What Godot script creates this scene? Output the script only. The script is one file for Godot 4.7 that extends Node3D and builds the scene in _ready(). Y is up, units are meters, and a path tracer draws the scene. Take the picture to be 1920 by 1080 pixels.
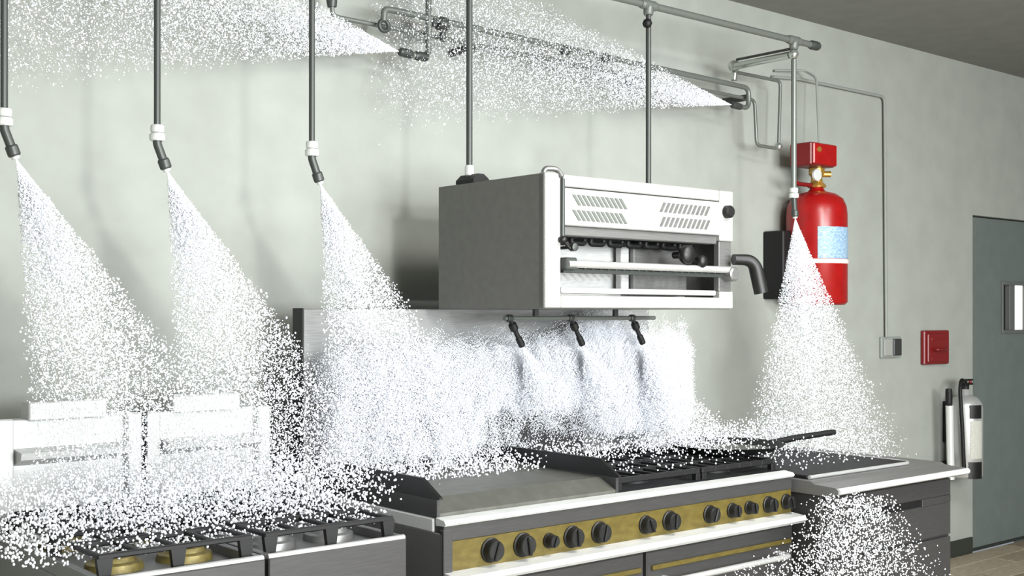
extends Node3D
# A commercial kitchen line while its fire suppression system sprays. Wall along +x at z = 0, room towards +z.

var M := {}
var rng := RandomNumberGenerator.new()
var names := {}

func _ready():
	rng.seed = 7
	# ---------- camera ----------
	var cam := Camera3D.new()
	cam.name = "camera"
	add_child(cam)
	cam.position = Vector3(0, 1.5, 3.85)
	cam.rotation_degrees = Vector3(0, -40, 0)
	var near := 0.05
	var lens_size := near * 1080.0 / 2216.0
	cam.set_frustum(lens_size, Vector2(0, lens_size * 50.0 / 1080.0), near, 60.0)
	cam.current = true
	# ---------- environment ----------
	var we := WorldEnvironment.new()
	we.name = "world_environment"
	var env := Environment.new()
	env.background_mode = Environment.BG_COLOR
	env.background_color = Color(0.5, 0.52, 0.55)
	env.tonemap_mode = Environment.TONE_MAPPER_LINEAR
	env.tonemap_exposure = 1.2
	env.sdfgi_enabled = true
	env.ssao_enabled = true
	env.ssil_enabled = true
	we.environment = env
	add_child(we)
	materials()
	# ---------- lights ----------
	flood_lamp(Vector3(1.2, 2.8, 5.95), Vector3(3.2, 1.35, 0), 11.0)
	added_fill_panel(Vector3(2.4, 1.7, ZF), Vector2(3.6, 1.4), 45.0)
	ceiling_panel(Vector3(3.3, 3.06, 2.6), 7.0, "square white ceiling light panel in front of the broiler")
	ceiling_panel(Vector3(4.5, 3.06, 3.4), 4.5, "square white ceiling light panel in front of the right counter")
	# ---------- structure ----------
	room()
	# ---------- objects ----------
	burner_range(1.035, "grey steel burner range at the left edge with spray-covered backguard", 0)
	burner_range(1.475, "grey steel burner range beside the griddle, second from the left", 1)
	cooking_range()
	griddle()
	broiler()
	right_counter()
	frying_pan()
	pipework()
	cylinder()
	wall_fittings()
	portable_extinguisher()
	sprays()

# =====================================================================
# materials
# =====================================================================
func noise_tex(freq: float, a: Color, b: Color, oct := 4, seed_ := 1, size := 512, normal := false) -> NoiseTexture2D:
	var n := FastNoiseLite.new()
	n.seed = seed_
	n.frequency = freq
	n.fractal_octaves = oct
	var t := NoiseTexture2D.new()
	t.width = size
	t.height = size
	t.seamless = true
	t.noise = n
	if normal:
		t.as_normal_map = true
		t.bump_strength = 2.0
	else:
		var g := Gradient.new()
		g.set_color(0, a)
		g.set_color(1, b)
		t.color_ramp = g
	return t

func mat(key: String, c: Color, rough: float, metal := 0.0, tex: Texture2D = null, scale := Vector3.ONE, spec := 0.5) -> StandardMaterial3D:
	var m := StandardMaterial3D.new()
	m.resource_name = key
	m.albedo_color = c
	m.roughness = rough
	m.metallic = metal
	m.metallic_specular = spec
	if tex:
		m.albedo_texture = tex
		m.uv1_triplanar = true
		m.uv1_scale = scale
	M[key] = m
	return m

func materials():
	var fine := noise_tex(0.02, Color(0.94, 0.94, 0.94), Color(1, 1, 1), 5, 3)
	var brushed := noise_tex(0.03, Color(0.86, 0.86, 0.86), Color(1, 1, 1), 4, 5)
	var grime := noise_tex(0.012, Color(0.6, 0.58, 0.52), Color(1, 1, 1), 5, 9)
	mat("wall", Color(0.608, 0.622, 0.597), 0.75, 0.0, fine, Vector3(0.4, 0.4, 0.4))
	mat("wall_plain", Color(0.56, 0.57, 0.55), 0.85)
	mat("ceiling", Color(0.51, 0.515, 0.495), 0.9, 0.0, fine, Vector3(0.5, 0.5, 0.5))
	mat("floor_base", Color(0.3, 0.27, 0.23), 0.9)
	mat("board_a", Color(0.66, 0.615, 0.54), 0.5, 0.0, noise_tex(0.02, Color(0.75, 0.72, 0.68), Color(1, 1, 1), 5, 21), Vector3(1.0, 6.0, 7.0))
	mat("board_b", Color(0.6, 0.55, 0.475), 0.5, 0.0, noise_tex(0.02, Color(0.7, 0.66, 0.6), Color(1, 1, 1), 5, 22), Vector3(1.0, 6.0, 7.0))
	mat("board_c", Color(0.7, 0.655, 0.585), 0.5, 0.0, noise_tex(0.02, Color(0.78, 0.75, 0.7), Color(1, 1, 1), 5, 23), Vector3(1.0, 6.0, 7.0))
	mat("baseboard", Color(0.16, 0.17, 0.15), 0.6)
	mat("door", Color(0.4, 0.433, 0.42), 0.5, 0.0, fine, Vector3(0.7, 0.7, 0.7))
	mat("door_frame", Color(0.36, 0.37, 0.36), 0.5)
	mat("glass_dark", Color(0.01, 0.01, 0.012), 0.08)
	mat("steel_white", Color(0.82, 0.825, 0.82), 0.4, 0.15, brushed, Vector3(0.6, 14.0, 14.0))
	mat("steel_bright", Color(0.82, 0.825, 0.82), 0.32, 0.55, brushed, Vector3(0.6, 14.0, 14.0))
	mat("steel_mid", Color(0.53, 0.53, 0.525), 0.4, 0.6, brushed, Vector3(0.6, 14.0, 14.0))
	mat("steel_grey", Color(0.262, 0.26, 0.26), 0.45, 0.35, brushed, Vector3(0.6, 10.0, 10.0))
	mat("steel_dark", Color(0.29, 0.285, 0.265), 0.5, 0.3, brushed, Vector3(8.0, 0.8, 8.0))
	mat("broiler_steel", Color(0.68, 0.68, 0.67), 0.45, 0.2, brushed, Vector3(1.0, 10.0, 10.0))
	mat("casing_grey", Color(0.44, 0.44, 0.425), 0.6, 0.0, fine, Vector3(2, 2, 2), 0.3)  # even grey for the broiler casing, darker than its steel front
	mat("splash_steel", Color(0.66, 0.665, 0.66), 0.45, 0.45, brushed, Vector3(0.6, 14.0, 14.0))
	mat("black_iron", Color(0.045, 0.045, 0.05), 0.6, 0.2)
	mat("black_gloss", Color(0.03, 0.032, 0.03), 0.5)
	mat("griddle_plate", Color(0.38, 0.38, 0.36), 0.5, 0.3, noise_tex(0.015, Color(0.82, 0.82, 0.79), Color(1, 1, 1), 5, 9), Vector3(2, 2, 2))
	mat("gold_panel", Color(0.385, 0.34, 0.15), 0.45, 0.2, noise_tex(0.02, Color(0.8, 0.78, 0.7), Color(1, 1, 1), 5, 31), Vector3(1.5, 3, 3))
	mat("pipe", Color(0.42, 0.44, 0.42), 0.4, 0.35)
	mat("pipe_dark", Color(0.25, 0.265, 0.255), 0.45, 0.3)
	mat("pipe_chrome", Color(0.75, 0.77, 0.75), 0.2, 0.85)
	mat("fitting_white", Color(0.85, 0.86, 0.85), 0.3, 0.3)
	mat("conduit", Color(0.53, 0.55, 0.53), 0.6, 0.05)
	mat("red", Color(0.6, 0.055, 0.06), 0.3, 0.0, noise_tex(0.01, Color(0.88, 0.88, 0.88), Color(1, 1, 1), 3, 41), Vector3(3, 3, 3))
	mat("red_dark", Color(0.43, 0.05, 0.062), 0.4)
	mat("brass", Color(0.75, 0.6, 0.3), 0.3, 0.7)
	mat("band", Color(0.95, 0.82, 0.8), 0.4)
	mat("label_blue", Color(1, 1, 1), 0.5, 0.0, noise_tex(0.018, Color(0.35, 0.5, 0.68), Color(0.72, 0.78, 0.78), 3, 51), Vector3(6, 9, 6))
	mat("paper", Color(0.8, 0.8, 0.77), 0.7, 0.0, noise_tex(0.03, Color(0.75, 0.75, 0.73), Color(1, 1, 1), 2, 52), Vector3(5, 12, 5))
	mat("olive", Color(0.55, 0.5, 0.28), 0.5, 0.3, grime, Vector3(5, 5, 5))
	mat("spray", Color(0.97, 0.978, 1.0), 0.9, 0.0, null, Vector3.ONE, 0.2)
	M.spray.backlight_enabled = true
	M.spray.backlight = Color(0.4, 0.41, 0.42)
	var g := mat("lamp_glow", Color(1, 1, 1), 0.5)
	g.emission_enabled = true
	g.emission = Color(1.0, 0.99, 0.96)
	g.emission_energy_multiplier = 1.2
	var w := mat("pane_glow", Color(0.9, 0.9, 0.88), 0.4)
	w.emission_enabled = true
	w.emission = Color(0.93, 0.95, 0.92)
	w.emission_energy_multiplier = 0.75  # glow put in so the door pane shows bright white

# =====================================================================
# mesh helpers
# =====================================================================
func begin() -> SurfaceTool:
	var st := SurfaceTool.new()
	st.begin(Mesh.PRIMITIVE_TRIANGLES)
	return st

func tri(st: SurfaceTool, a: Vector3, b: Vector3, c: Vector3):  # counterclockwise from outside
	st.add_vertex(a)
	st.add_vertex(c)
	st.add_vertex(b)

func quad(st: SurfaceTool, a: Vector3, b: Vector3, c: Vector3, d: Vector3):
	tri(st, a, b, c)
	tri(st, a, c, d)

func at(x: float, y: float, z: float) -> Transform3D:
	return Transform3D(Basis.IDENTITY, Vector3(x, y, z))

# box from corner to corner with chamfered edges
func bx(st: SurfaceTool, lo: Vector3, hi: Vector3, bev := 0.004, t := Transform3D.IDENTITY):
	st.set_smooth_group(-1)
	var b: float = minf(bev, 0.45 * minf(hi.x - lo.x, minf(hi.y - lo.y, hi.z - lo.z)))
	var c := (lo + hi) / 2
	var h := (hi - lo) / 2
	var p := func(s: Vector3, k: int) -> Vector3:   # corner s, on the face across axis k
		var q := h - Vector3(b, b, b)
		q[k] = h[k]
		return t * (c + s * q)
	for k in 3:
		var i := (k + 1) % 3
		var j := (k + 2) % 3
		for s: float in [-1.0, 1.0]:
			var v := []
			for ij in [[-1, -1], [1, -1], [1, 1], [-1, 1]]:
				var sg := Vector3.ZERO
				sg[k] = s
				sg[i] = ij[0]
				sg[j] = ij[1]
				v.append(p.call(sg, k))
			if s > 0:
				quad(st, v[0], v[1], v[2], v[3])
			else:
				quad(st, v[3], v[2], v[1], v[0])
		# edges along axis k
		for si: float in [-1.0, 1.0]:
			for sj: float in [-1.0, 1.0]:
				var s0 := Vector3.ZERO
				s0[k] = -1
				s0[i] = si
				s0[j] = sj
				var s1 := s0
				s1[k] = 1
				var v2 := [p.call(s0, i), p.call(s1, i), p.call(s1, j), p.call(s0, j)]
				if si * sj > 0:
					v2.reverse()
				quad(st, v2[0], v2[1], v2[2], v2[3])
	for sx: float in [-1.0, 1.0]:
		for sy: float in [-1.0, 1.0]:
			for sz: float in [-1.0, 1.0]:
				var s := Vector3(sx, sy, sz)
				if sx * sy * sz > 0:
					tri(st, p.call(s, 0), p.call(s, 1), p.call(s, 2))
				else:
					tri(st, p.call(s, 0), p.call(s, 2), p.call(s, 1))

# round bends into a path of points
func bend(pts: Array, r: float, n := 6) -> Array:
	if pts.size() < 3 or r <= 0:
		return pts
	var out := [pts[0]]
	for i in range(1, pts.size() - 1):
		var a: Vector3 = pts[i - 1]
		var b: Vector3 = pts[i]
		var c: Vector3 = pts[i + 1]
		var rr: float = minf(r, 0.48 * minf(a.distance_to(b), b.distance_to(c)))
		var p0 := b + (a - b).normalized() * rr
		var p2 := b + (c - b).normalized() * rr
		for k in n + 1:
			var u := float(k) / n
			out.append(p0.lerp(b, u).lerp(b.lerp(p2, u), u))
	out.append(pts[-1])
	return out

func tube(st: SurfaceTool, pts: Array, r: float, sides := 14, r_end := -1.0):
	var rings := []
	var d0: Vector3 = (pts[1] - pts[0]).normalized()
	var up := Vector3.UP if absf(d0.y) < 0.9 else Vector3.RIGHT
	var u := d0.cross(up).normalized()
	for i in pts.size():
		var d: Vector3
		if i == 0:
			d = d0
		elif i == pts.size() - 1:
			d = (pts[i] - pts[i - 1]).normalized()
		else:
			d = ((pts[i] - pts[i - 1]).normalized() + (pts[i + 1] - pts[i]).normalized()).normalized()
		u = (u - d * u.dot(d)).normalized()
		var w := d.cross(u)
		var ring := []
		var rr := r if r_end < 0 else lerpf(r, r_end, float(i) / (pts.size() - 1))
		for k in sides:
			var a := TAU * k / sides
			ring.append(pts[i] + (u * cos(a) + w * sin(a)) * rr)
		rings.append(ring)
	st.set_smooth_group(1)
	for i in rings.size() - 1:
		for k in sides:
			var k2 := (k + 1) % sides
			quad(st, rings[i][k], rings[i][k2], rings[i + 1][k2], rings[i + 1][k])
	st.set_smooth_group(-1)
	for k in range(1, sides - 1):
		tri(st, rings[0][0], rings[0][k + 1], rings[0][k])
		tri(st, rings[-1][0], rings[-1][k], rings[-1][k + 1])

# profile of (radius, height) round the y axis of t, from the bottom up
func lathe(st: SurfaceTool, t: Transform3D, prof: Array, n := 28, soft := false):
	for i in prof.size() - 1:
		st.set_smooth_group(2 if soft else 2 + i)
		var p: Vector2 = prof[i]
		var q: Vector2 = prof[i + 1]
		for k in n:
			var a := TAU * k / n
			var b := TAU * (k + 1) / n
			if k == n - 1:
				b = 0.0
			var p0 := t * Vector3(p.x * cos(a), p.y, -p.x * sin(a))
			var p1 := t * Vector3(p.x * cos(b), p.y, -p.x * sin(b))
			var q0 := t * Vector3(q.x * cos(a), q.y, -q.x * sin(a))
			var q1 := t * Vector3(q.x * cos(b), q.y, -q.x * sin(b))
			if p.x < 1e-6:
				tri(st, p0, q1, q0)
			elif q.x < 1e-6:
				tri(st, p0, p1, q0)
			else:
				quad(st, p0, p1, q1, q0)

# polygon (counterclockwise in the xy of t) pushed from z0 to z1
func prism(st: SurfaceTool, t: Transform3D, poly: PackedVector2Array, z0: float, z1: float):
	st.set_smooth_group(-1)
	if Geometry2D.is_polygon_clockwise(poly):
		poly.reverse()
	var idx := Geometry2D.triangulate_polygon(poly)
	for i in range(0, idx.size(), 3):
		var a := poly[idx[i]]
		var b := poly[idx[i + 1]]
		var c := poly[idx[i + 2]]
		if (b - a).cross(c - a) < 0:
			var s := b
			b = c
			c = s
		tri(st, t * Vector3(a.x, a.y, z1), t * Vector3(b.x, b.y, z1), t * Vector3(c.x, c.y, z1))
		tri(st, t * Vector3(a.x, a.y, z0), t * Vector3(c.x, c.y, z0), t * Vector3(b.x, b.y, z0))
	for i in poly.size():
		var a := poly[i]
		var b := poly[(i + 1) % poly.size()]
		quad(st, t * Vector3(a.x, a.y, z0), t * Vector3(b.x, b.y, z0), t * Vector3(b.x, b.y, z1), t * Vector3(a.x, a.y, z1))

# x of the polygon's plane runs along world z, so that a side profile (z, y) can be pushed along x
func profile_along_x() -> Transform3D:
	return Transform3D(Basis(Vector3(0, 0, 1), Vector3(0, 1, 0), Vector3(-1, 0, 0)), Vector3.ZERO)

func aim(from: Vector3, to: Vector3) -> Transform3D:   # y axis along from -> to
	var y := (to - from).normalized()
	var x := y.cross(Vector3.FORWARD if absf(y.z) < 0.9 else Vector3.RIGHT).normalized()
	return Transform3D(Basis(x, y, x.cross(y)), from)

func numbered(called: String) -> String:
	var n: int = names.get(called, 0)
	names[called] = n + 1
	return called if n == 0 else "%s_%03d" % [called, n]

func obj(called: String, st: SurfaceTool, m: Material, parent: Node3D = self) -> MeshInstance3D:
	var o := MeshInstance3D.new()
	st.generate_normals()
	o.mesh = st.commit()
	o.material_override = m
	if parent == self:
		o.name = numbered(called)
	else:
		var n := 0
		for c in parent.get_children():
			if c.has_meta("stem") and c.get_meta("stem") == called:
				n += 1
		o.name = called if n == 0 else "%s_%03d" % [called, n]
		o.set_meta("stem", called)
		if parent is MeshInstance3D or parent.position != Vector3.ZERO:
			o.position = -parent.global_position
	parent.add_child(o, true)
	return o

func tag(o: Node, label: String, category: String, group := ""):
	o.set_meta("label", label)
	o.set_meta("category", category)
	if group:
		o.set_meta("group", group)

func thing(called: String, label: String, category: String, base: Vector3, group := "") -> Node3D:
	var o := Node3D.new()
	o.name = numbered(called)
	add_child(o)
	o.position = base
	tag(o, label, category, group)
	return o

func struct(called: String, st: SurfaceTool, m: Material, parent: Node3D = self) -> MeshInstance3D:
	var o := obj(called, st, m, parent)
	if parent == self:
		o.set_meta("kind", "structure")
	return o

func V(x: float, y: float, z: float) -> Vector3:
	return Vector3(x, y, z)

# =====================================================================
# lights
# =====================================================================
func flood_lamp(p: Vector3, target: Vector3, energy: float):
	var o := thing("flood_lamp", "wall-mounted flood lamp behind the camera aimed at the cooking line", "lamp", p)
	var d := (target - p).normalized()
	var t := aim(p, target)
	var st := begin()
	lathe(st, t, [Vector2(0, -0.14), Vector2(0.07, -0.14), Vector2(0.17, 0.0), Vector2(0.17, 0.03), Vector2(0.15, 0.03), Vector2(0.15, 0.0), Vector2(0, -0.02)], 32)
	obj("housing", st, M.steel_dark, o)
	st = begin()
	bx(st, V(p.x - 0.03, p.y - 0.03, p.z - 0.02), V(p.x + 0.03, p.y + 0.03, 6.2), 0.004)
	obj("bracket", st, M.steel_dark, o)
	st = begin()
	lathe(st, t, [Vector2(0.0, -0.005), Vector2(0.148, -0.005), Vector2(0.148, 0.005), Vector2(0, 0.012)], 32)
	obj("lamp_lens", st, M.lamp_glow, o)
	var l := SpotLight3D.new()
	l.name = "flood_light"
	l.light_energy = energy
	l.light_color = Color(1.0, 0.995, 0.97)
	l.spot_angle = 58
	l.spot_angle_attenuation = 0.5
	l.spot_range = 30
	l.spot_attenuation = 2
	l.light_size = 0.2
	l.shadow_enabled = true
	o.add_child(l)
	l.global_position = p + d * 0.06
	l.look_at(target, Vector3.UP)

func added_fill_panel(c: Vector3, size: Vector2, energy: float):   # added glowing panel behind the camera, made up as soft fill light
	var o := Node3D.new()
	o.name = "added_fill_1"
	o.set_meta("kind", "structure")
	add_child(o)
	var h := size / 2
	var st := begin()
	bx(st, c + V(-h.x - 0.06, -h.y - 0.06, -0.05), c + V(h.x + 0.06, -h.y, -0.001), 0.004)
	bx(st, c + V(-h.x - 0.06, h.y, -0.05), c + V(h.x + 0.06, h.y + 0.06, -0.001), 0.004)
	for sx: float in [-1.0, 0.0, 1.0]:
		var mx := c.x + sx * (h.x + 0.03)
		bx(st, V(mx - 0.03, c.y - h.y, c.z - 0.05), V(mx + 0.03, c.y + h.y, c.z - 0.001), 0.004)
	obj("window_frame", st, M.wall_plain, o)  # frame of the added fill panel
	for k in 2:
		st = begin()
		bx(st, c + V(-h.x if k == 0 else 0.03, -h.y, -0.02), c + V(-0.03 if k == 0 else h.x, h.y, -0.002), 0)
		obj("fill_pane", st, M.lamp_glow, o)
	var l := AreaLight3D.new()
	l.name = "fill_light"
	l.area_size = size
	l.light_energy = energy
	l.light_color = Color(0.97, 0.99, 1.0)
	l.area_range = 30
	l.area_attenuation = 2
	l.shadow_enabled = true
	o.add_child(l)
	l.position = c + V(0, 0, -0.06)

func ceiling_panel(p: Vector3, energy: float, label: String):
	var o := thing("ceiling_light", label, "lamp", p, "ceiling light panels")
	var st := begin()
	for s: float in [-1.0, 1.0]:
		bx(st, p + V(s * 0.46 - 0.02, -0.03, -0.48), p + V(s * 0.46 + 0.02, 0.019, 0.48), 0.003)
		bx(st, p + V(-0.44, -0.03, s * 0.46 - 0.02), p + V(0.44, 0.019, s * 0.46 + 0.02), 0.003)
	obj("frame", st, M.wall_plain, o)
	st = begin()
	bx(st, p + V(-0.44, -0.02, -0.44), p + V(0.44, 0.015, 0.44), 0.002)
	obj("light_diffuser", st, M.lamp_glow, o)
	var l := AreaLight3D.new()
	l.name = "panel_light"
	l.area_size = Vector2(0.86, 0.86)
	l.light_energy = energy
	l.light_color = Color(1.0, 0.995, 0.98)
	l.area_range = 30
	l.area_attenuation = 2
	l.shadow_enabled = true
	o.add_child(l)
	l.global_position = p + V(0, -0.035, 0)
	l.rotation_degrees = Vector3(-90, 0, 0)

# =====================================================================
# room
# =====================================================================
const X0 := -2.2
const X1 := 9.6
const ZF := 6.2
const CH := 3.08
const DX0 := 7.03
const DX1 := 7.95
const DH := 2.13

func room():
	var st := begin()
	bx(st, V(X0 - 0.2, -0.2, -0.2), V(DX0, CH + 0.2, 0), 0)
	bx(st, V(DX0, DH, -0.2), V(DX1, CH + 0.2, 0), 0)
	bx(st, V(DX1, -0.2, -0.2), V(X1 + 0.2, CH + 0.2, 0), 0)
	struct("wall_back", st, M.wall)
	st = begin()
	bx(st, V(X0 - 0.2, -0.2, 0), V(X0, CH + 0.2, ZF), 0)
	struct("wall_left", st, M.wall_plain)
	st = begin()
	bx(st, V(X1, -0.2, 0), V(X1 + 0.2, CH + 0.2, ZF), 0)
	struct("wall_right", st, M.wall_plain)
	st = begin()
	bx(st, V(X0 - 0.2, -0.2, ZF), V(X1 + 0.2, CH + 0.2, ZF + 0.2), 0)
	struct("wall_front", st, M.wall_plain)
	st = begin()
	bx(st, V(X0, CH, 0), V(X1, CH + 0.2, ZF), 0)
	struct("ceiling", st, M.ceiling)
	# floor: slab with boards
	st = begin()
	bx(st, V(X0, -0.2, 0), V(X1, -0.008, ZF), 0)
	var fl := struct("floor", st, M.floor_base)
	var bw := 0.16
	var mats := [M.board_a, M.board_b, M.board_c]
	var rest := begin()
	for r in int(ZF / bw):
		var x := X0 + 0.03 - fmod(r * 0.47, 1.2)
		var z := 0.015 + r * bw
		while x < X1 - 0.02:
			var a := maxf(x, X0 + 0.01)
			var b := minf(x + 1.196, X1 - 0.01)
			x += 1.2
			if b - a < 0.1:
				continue
			if z < 1.7 and b > 5.4 and a < 8.4:
				st = begin()
				bx(st, V(a, -0.012, z), V(b, rng.randf_range(-0.001, 0.001), z + bw - 0.004), 0.002)
				obj("floor_board", st, mats[rng.randi() % 3], fl)
			else:
				bx(rest, V(a, -0.012, z), V(b, 0, z + bw - 0.004), 0.002)
	var ro := obj("floor_boards", rest, M.board_a, fl)
	ro.set_meta("kind", "stuff")
	# baseboard
	st = begin()
	bx(st, V(X0, 0.0, 0), V(DX0 - 0.02, 0.1, 0.014), 0.003)
	struct("baseboard_back", st, M.baseboard)
	# door, set back in its opening
	var dr := Node3D.new()
	dr.name = "door_1"
	dr.set_meta("kind", "structure")
	add_child(dr)
	st = begin()
	var wx0 := 7.445
	var wx1 := 7.80
	var wy0 := 1.375
	var wy1 := 1.72
	var f0 := -0.075
	var f1 := -0.03
	bx(st, V(DX0 + 0.006, 0.012, f0), V(wx0, DH - 0.008, f1), 0.001)
	bx(st, V(wx1, 0.012, f0), V(DX1 - 0.006, DH - 0.008, f1), 0.001)
	bx(st, V(wx0, 0.012, f0), V(wx1, wy0, f1), 0)
	bx(st, V(wx0, wy1, f0), V(wx1, DH - 0.008, f1), 0)
	obj("door_leaf", st, M.door, dr)
	st = begin()
	bx(st, V(wx0, wy0, f0), V(wx0 + 0.016, wy1, f1 + 0.012), 0.002)
	bx(st, V(wx1 - 0.016, wy0, f0), V(wx1, wy1, f1 + 0.012), 0.002)
	bx(st, V(wx0 + 0.016, wy0, f0), V(wx1 - 0.016, wy0 + 0.024, f1 + 0.012), 0.002)
	bx(st, V(wx0 + 0.016, wy1 - 0.024, f0), V(wx1 - 0.016, wy1, f1 + 0.012), 0.002)
	bx(st, V(7.55, wy0 + 0.024, f0), V(7.62, wy1 - 0.024, f1 + 0.006), 0.002)
	obj("window_frame", st, M.door_frame, dr)
	st = begin()
	bx(st, V(wx0 + 0.016, wy0 + 0.024, f0 + 0.01), V(7.55, wy1 - 0.024, f0 + 0.02), 0)
	obj("pane", st, M.glass_dark, dr)
	st = begin()
	bx(st, V(7.62, wy0 + 0.024, f0 + 0.01), V(wx1 - 0.016, wy1 - 0.024, f0 + 0.02), 0)
	obj("glowing_pane", st, M.pane_glow, dr)
	st = begin()
	bx(st, V(DX0, 0.0, -0.14), V(DX1, 0.012, -0.005), 0.002)
	obj("threshold", st, M.baseboard, dr)
	st = begin()
	bx(st, V(DX0 + 0.001, 0.0, -0.16), V(DX1 - 0.001, DH - 0.001, -0.12), 0)
	obj("door_backing", st, M.door_frame, dr)

# =====================================================================
# burner ranges on the left
# =====================================================================
func burner_range(x: float, label: String, n: int):
	var w := 0.43
	var x1 := x + w
	var zf := 1.12
	var o := thing("burner_range", label, "range", V(x + w / 2, 0, 0.7), "burner ranges left of the griddle")
	var st := begin()
	bx(st, V(x, 0.1, 0.24), V(x1, 0.84, zf - 0.02), 0.004)
	for fx: float in [x + 0.05, x1 - 0.05]:
		for fz: float in [0.32, 1.02]:
			lathe(st, at(fx, 0, fz), [Vector2(0, 0), Vector2(0.025, 0), Vector2(0.02, 0.1), Vector2(0, 0.1)], 14)
	obj("body", st, M.steel_mid, o)
	st = begin()   # front apron with a rolled top edge
	bx(st, V(x, 0.62, zf - 0.02), V(x1, 0.872, zf), 0.003)
	obj("front_panel", st, M.steel_grey, o)
	st = begin()
	tube(st, [V(x + 0.002, 0.874, zf - 0.012), V(x1 - 0.002, 0.874, zf - 0.012)], 0.009, 12)
	obj("front_edge", st, M.steel_bright, o)
	st = begin()   # top frame round the sunken burner pan
	bx(st, V(x, 0.84, 0.32), V(x + 0.02, 0.88, zf - 0.022), 0.002)
	bx(st, V(x1 - 0.02, 0.84, 0.32), V(x1, 0.88, zf - 0.022), 0.002)
	bx(st, V(x + 0.02, 0.84, 0.32), V(x1 - 0.02, 0.855, zf - 0.022), 0.001)
	obj("top_pan", st, M.steel_mid, o)
	# burners
	for bz: float in [0.55, 0.9]:
		for k in 2:
			var bc := V(x + w * (0.28 + 0.44 * k), 0.853, bz)
			st = begin()
			lathe(st, at(bc.x, bc.y, bc.z), [Vector2(0.075, 0), Vector2(0.07, 0.02), Vector2(0.055, 0.024), Vector2(0.05, 0.035), Vector2(0.02, 0.042), Vector2(0, 0.042)], 22)
			obj("burner", st, M.olive if n == 0 else M.steel_mid, o)
	# grates
	for gz: float in [0.55, 0.9]:
		st = begin()
		var g0 := gz - 0.168
		var g1 := gz + 0.168
		for z: float in [g0, g1]:
			bx(st, V(x + 0.012, 0.917, z - 0.007), V(x1 - 0.012, 0.931, z + 0.007), 0.003)
		for k in 5:
			var gx := x + 0.02 + (w - 0.04) * k / 4.0
			bx(st, V(gx - 0.006, 0.918, g0), V(gx + 0.006, 0.93, g1), 0.003)
		bx(st, V(x + 0.012, 0.916, gz - 0.008), V(x1 - 0.012, 0.933, gz + 0.008), 0.003)
		for k in 3:
			for z: float in [g0, g1]:
				var gx := x + 0.03 + (w - 0.06) * k / 2.0
				prism(st, at(gx, 0, z), PackedVector2Array([Vector2(-0.011, 0.855), Vector2(0.011, 0.855), Vector2(0.02, 0.92), Vector2(-0.02, 0.92)]), -0.008, 0.008)
		obj("grate", st, M.black_iron, o)
	# backguard
	st = begin()
	bx(st, V(x + 0.004, 0.84, 0.245), V(x1, 1.195, 0.305), 0.003)
	var bg := obj("backguard", st, M.steel_white, o)
	st = begin()
	bx(st, V(x, 0.86, 0.24), V(x + 0.005, 1.2, 0.337), 0.001)
	obj("edge_trim", st, M.black_gloss, bg)
	for s in 2:
		st = begin()
		var fx0 := x + 0.005 if s == 0 else x1 - 0.045
		bx(st, V(fx0, 0.93, 0.304), V(fx0 + 0.045, 1.2, 0.335), 0.004)
		obj("flange", st, M.steel_white, bg)
	st = begin()
	bx(st, V(x + 0.095, 1.19, 0.25), V(x1 - 0.105, 1.245, 0.325), 0.004)
	obj("flue_riser", st, M.steel_white, bg)
	st = begin()   # ledge with a sloping underside
	prism(st, profile_along_x(), PackedVector2Array([Vector2(0.3, 1.06), Vector2(0.38, 1.085), Vector2(0.385, 1.105), Vector2(0.3, 1.112)]), -(x1 - 0.05), -(x + 0.055))
	obj("ledge", st, M.steel_white, bg)
	st = begin()
	bx(st, V(x + 0.06, 0.905, 0.298), V(x1 - 0.06, 0.93, 0.315), 0.002)
	obj("vent_slot", st, M.black_iron, bg)

# =====================================================================
# range with brass control panel
# =====================================================================
const RX0 := 2.06
const RX1 := 3.71

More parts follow.
